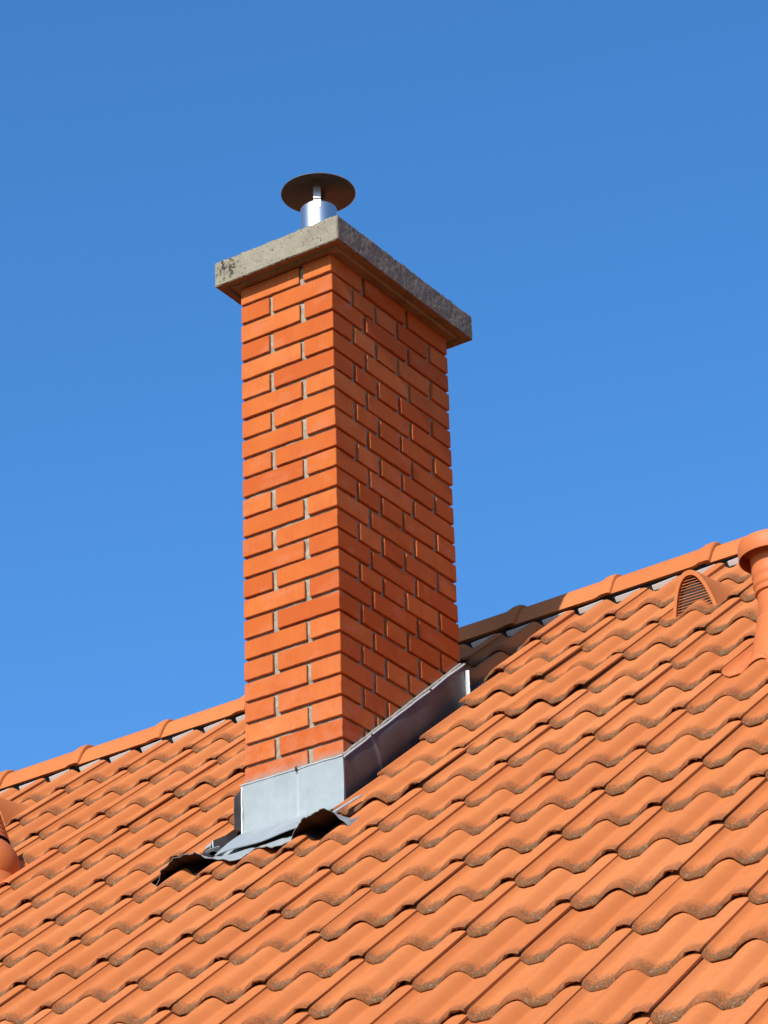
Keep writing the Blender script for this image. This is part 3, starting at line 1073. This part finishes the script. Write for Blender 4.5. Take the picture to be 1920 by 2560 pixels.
put('cap', lathe('cap', [(.076, zh + .028), (RH - .006, zh + .012), (RH - .004, zh - .028), (RH - .001, zh - .033), (RH, zh - .030), (RH + .0005, zh + .008), (RH - .004, zh + .022),
                         (RH - .016, zh + .029), (.060, zh + .036), (.0001, zh + .039)], 80, M=TR), vp, M['plastic'])

LX, LYp = -1.655, .215
zl = -1.917 + .8497 * LYp
vl = empty('vent_pipe', (LX, LYp, zl))
tag(vl, 'orange plastic vent pipe with a ball shaped base and ribbed cone, cut by left edge', 'vent pipe')
TL = Matrix.Translation((LX, LYp, zl + .030)) @ Matrix.Rotation(math.radians(-12), 4, 'Y')
plastic_plate(-12, 8, vl)
prof = [(.0001, -.124)] + [(.124 * math.cos(a), .124 * math.sin(a)) for a in np.linspace(-1.45, .95, 22)]
put('ball_base', lathe('ball_base', prof, 64, M=TL), vl, M['plastic'])
zc_ = .124 * math.sin(.95)
rc_ = .124 * math.cos(.95)
put('ribbed_boot', lathe('ribbed_boot', [(rc_ + .030, zc_ - .012)] + cone_ring_prof(zc_, zc_ + .15, rc_ + .026, .074, 7, .0035), 64, M=TL), vl, M['plastic'])
put('cap', lathe('cap', [(.060, zc_ + .142), (.070, zc_ + .146), (.072, zc_ + .160), (.064, zc_ + .172), (.035, zc_ + .180), (.0001, zc_ + .182)], 48, M=TL), vl, M['plastic'])
Msk = Matrix.Translation((LX + .072, LYp - .092, zl + .085)) @ Vector((.6, -.8, .3)).to_track_quat('Z', 'Y').to_matrix().to_4x4()
put('screw', lathe('screw', [(.0001, .004), (.0035, .003), (.004, 0), (.004, -.01)], 12, M=Msk), vl, M['zinc_bright'])
put('skirt', lathe('skirt', [(.150, -.10), (.135, -.06), (.118, -.015), (.112, .0)], 64, M=Matrix.Translation((LX, LYp, zl + .008))), vl, M['plastic'])

# ------------------------------------------------------------------ clay ventilation tiles with a hood
def vent_tile(i, j, label):
    vt = empty('vent_tile', tuple(RP(QX + (i + .5) * W, rowv(j), 0)))
    tag(vt, label, 'roof vent', 'hooded ventilation tiles near the ridge')
    put('base_tile', variants[(i + 20) % 14], vt, None, tile_matrix(i, j))
    X = QX + i * W
    v0 = rowv(j)
    xc = X + .117
    hw = .085

    # opening arch: (x offset, height) in the leaning plane from v0+.045 to v0+.125
    def arch(s, hgt, halfw, n=21):
        pts = []
        for k in range(n):
            t = math.sin(math.pi / 2 * (-1 + 2 * k / (n - 1)))
            pts.append((t * halfw, (1 - abs(t) ** 2.4) * hgt))
        return pts
    rows_o, rows_i = [], []
    n = 21
    for u in np.linspace(0, 1, 10):
        hgt = .122 * (1 - u ** 1.25) + .004
        hwu = hw * (1 - .18 * u)
        O = arch(u, hgt, hwu, n); I = arch(u, hgt - .0145, hwu - .0130, n)
        ro, ri = [], []
        for (xo, zo), (xi, zi) in zip(O, I):
            vo = v0 + .045 + u * .275 + (zo / .122) * .080 * (1 - u)
            vi = v0 + .045 + u * .275 + (max(zi, 0) / .122) * .080 * (1 - u)
            ro.append(RP(xc + xo - .05 * zo, vo, zo - .026 - .016 * u * .8))
            ri.append(RP(xc + xi - .05 * zi, vi, zi - .026 - .016 * u * .8))
        rows_o.append(ro); rows_i.append(ri)
    V = [p for r in rows_o for p in r] + [p for r in rows_i for p in r]
    R = len(rows_o)
    F = []
    for a in range(R - 1):
        for k in range(n - 1):
            F.append((a * n + k, a * n + k + 1, (a + 1) * n + k + 1, (a + 1) * n + k))
            F.append((R * n + a * n + k + 1, R * n + a * n + k, R * n + (a + 1) * n + k, R * n + (a + 1) * n + k + 1))
    for k in range(n - 1):
        F.append((k + 1, k, R * n + k, R * n + k + 1))
    hood = put('hood', mesh('hood', V, F, True, 50), vt, M['ridge'])
    # louvre: recessed backing and horizontal slats
    back = [RP(xc + x, v0 + .050 + (max(z, 0) / .122) * .080 + .024, z - .026) for x, z in arch(0, .1125, hw - .012, n)]
    c = len(back)
    put('grille', mesh('grille', back, [tuple(range(c))], False), hood, M['deck'])
    A = arch(0, .1105, hw - .0135, 61)
    ns = 13
    for k in range(ns):
        z = .004 + k * .0082
        xsl = [x for x, zz in A if zz >= z]
        if not xsl: continue
        xa, xb = min(xsl), max(xsl)
        v = v0 + .047 + (z / .122) * .080
        j1, j2 = random.gauss(0, .0008), random.gauss(0, .0008)
        pts = [RP(xc + xa, v + .007 + j1, z - .026), RP(xc + xb, v + .007 + j2, z - .026), RP(xc + xb, v + .0095, z - .026 + .001), RP(xc + xa, v + .0095, z - .026 + .001)]
        put('slat', poly_plate('slat', pts, NV * .0007), hood, M['ridge'])


vent_tile(-4, 11, 'orange clay vent tile with an arched louvred hood between chimney and right vent pipe')
vent_tile(-14, 11, 'smooth orange hooded vent tile cut off by the left edge of the photo')
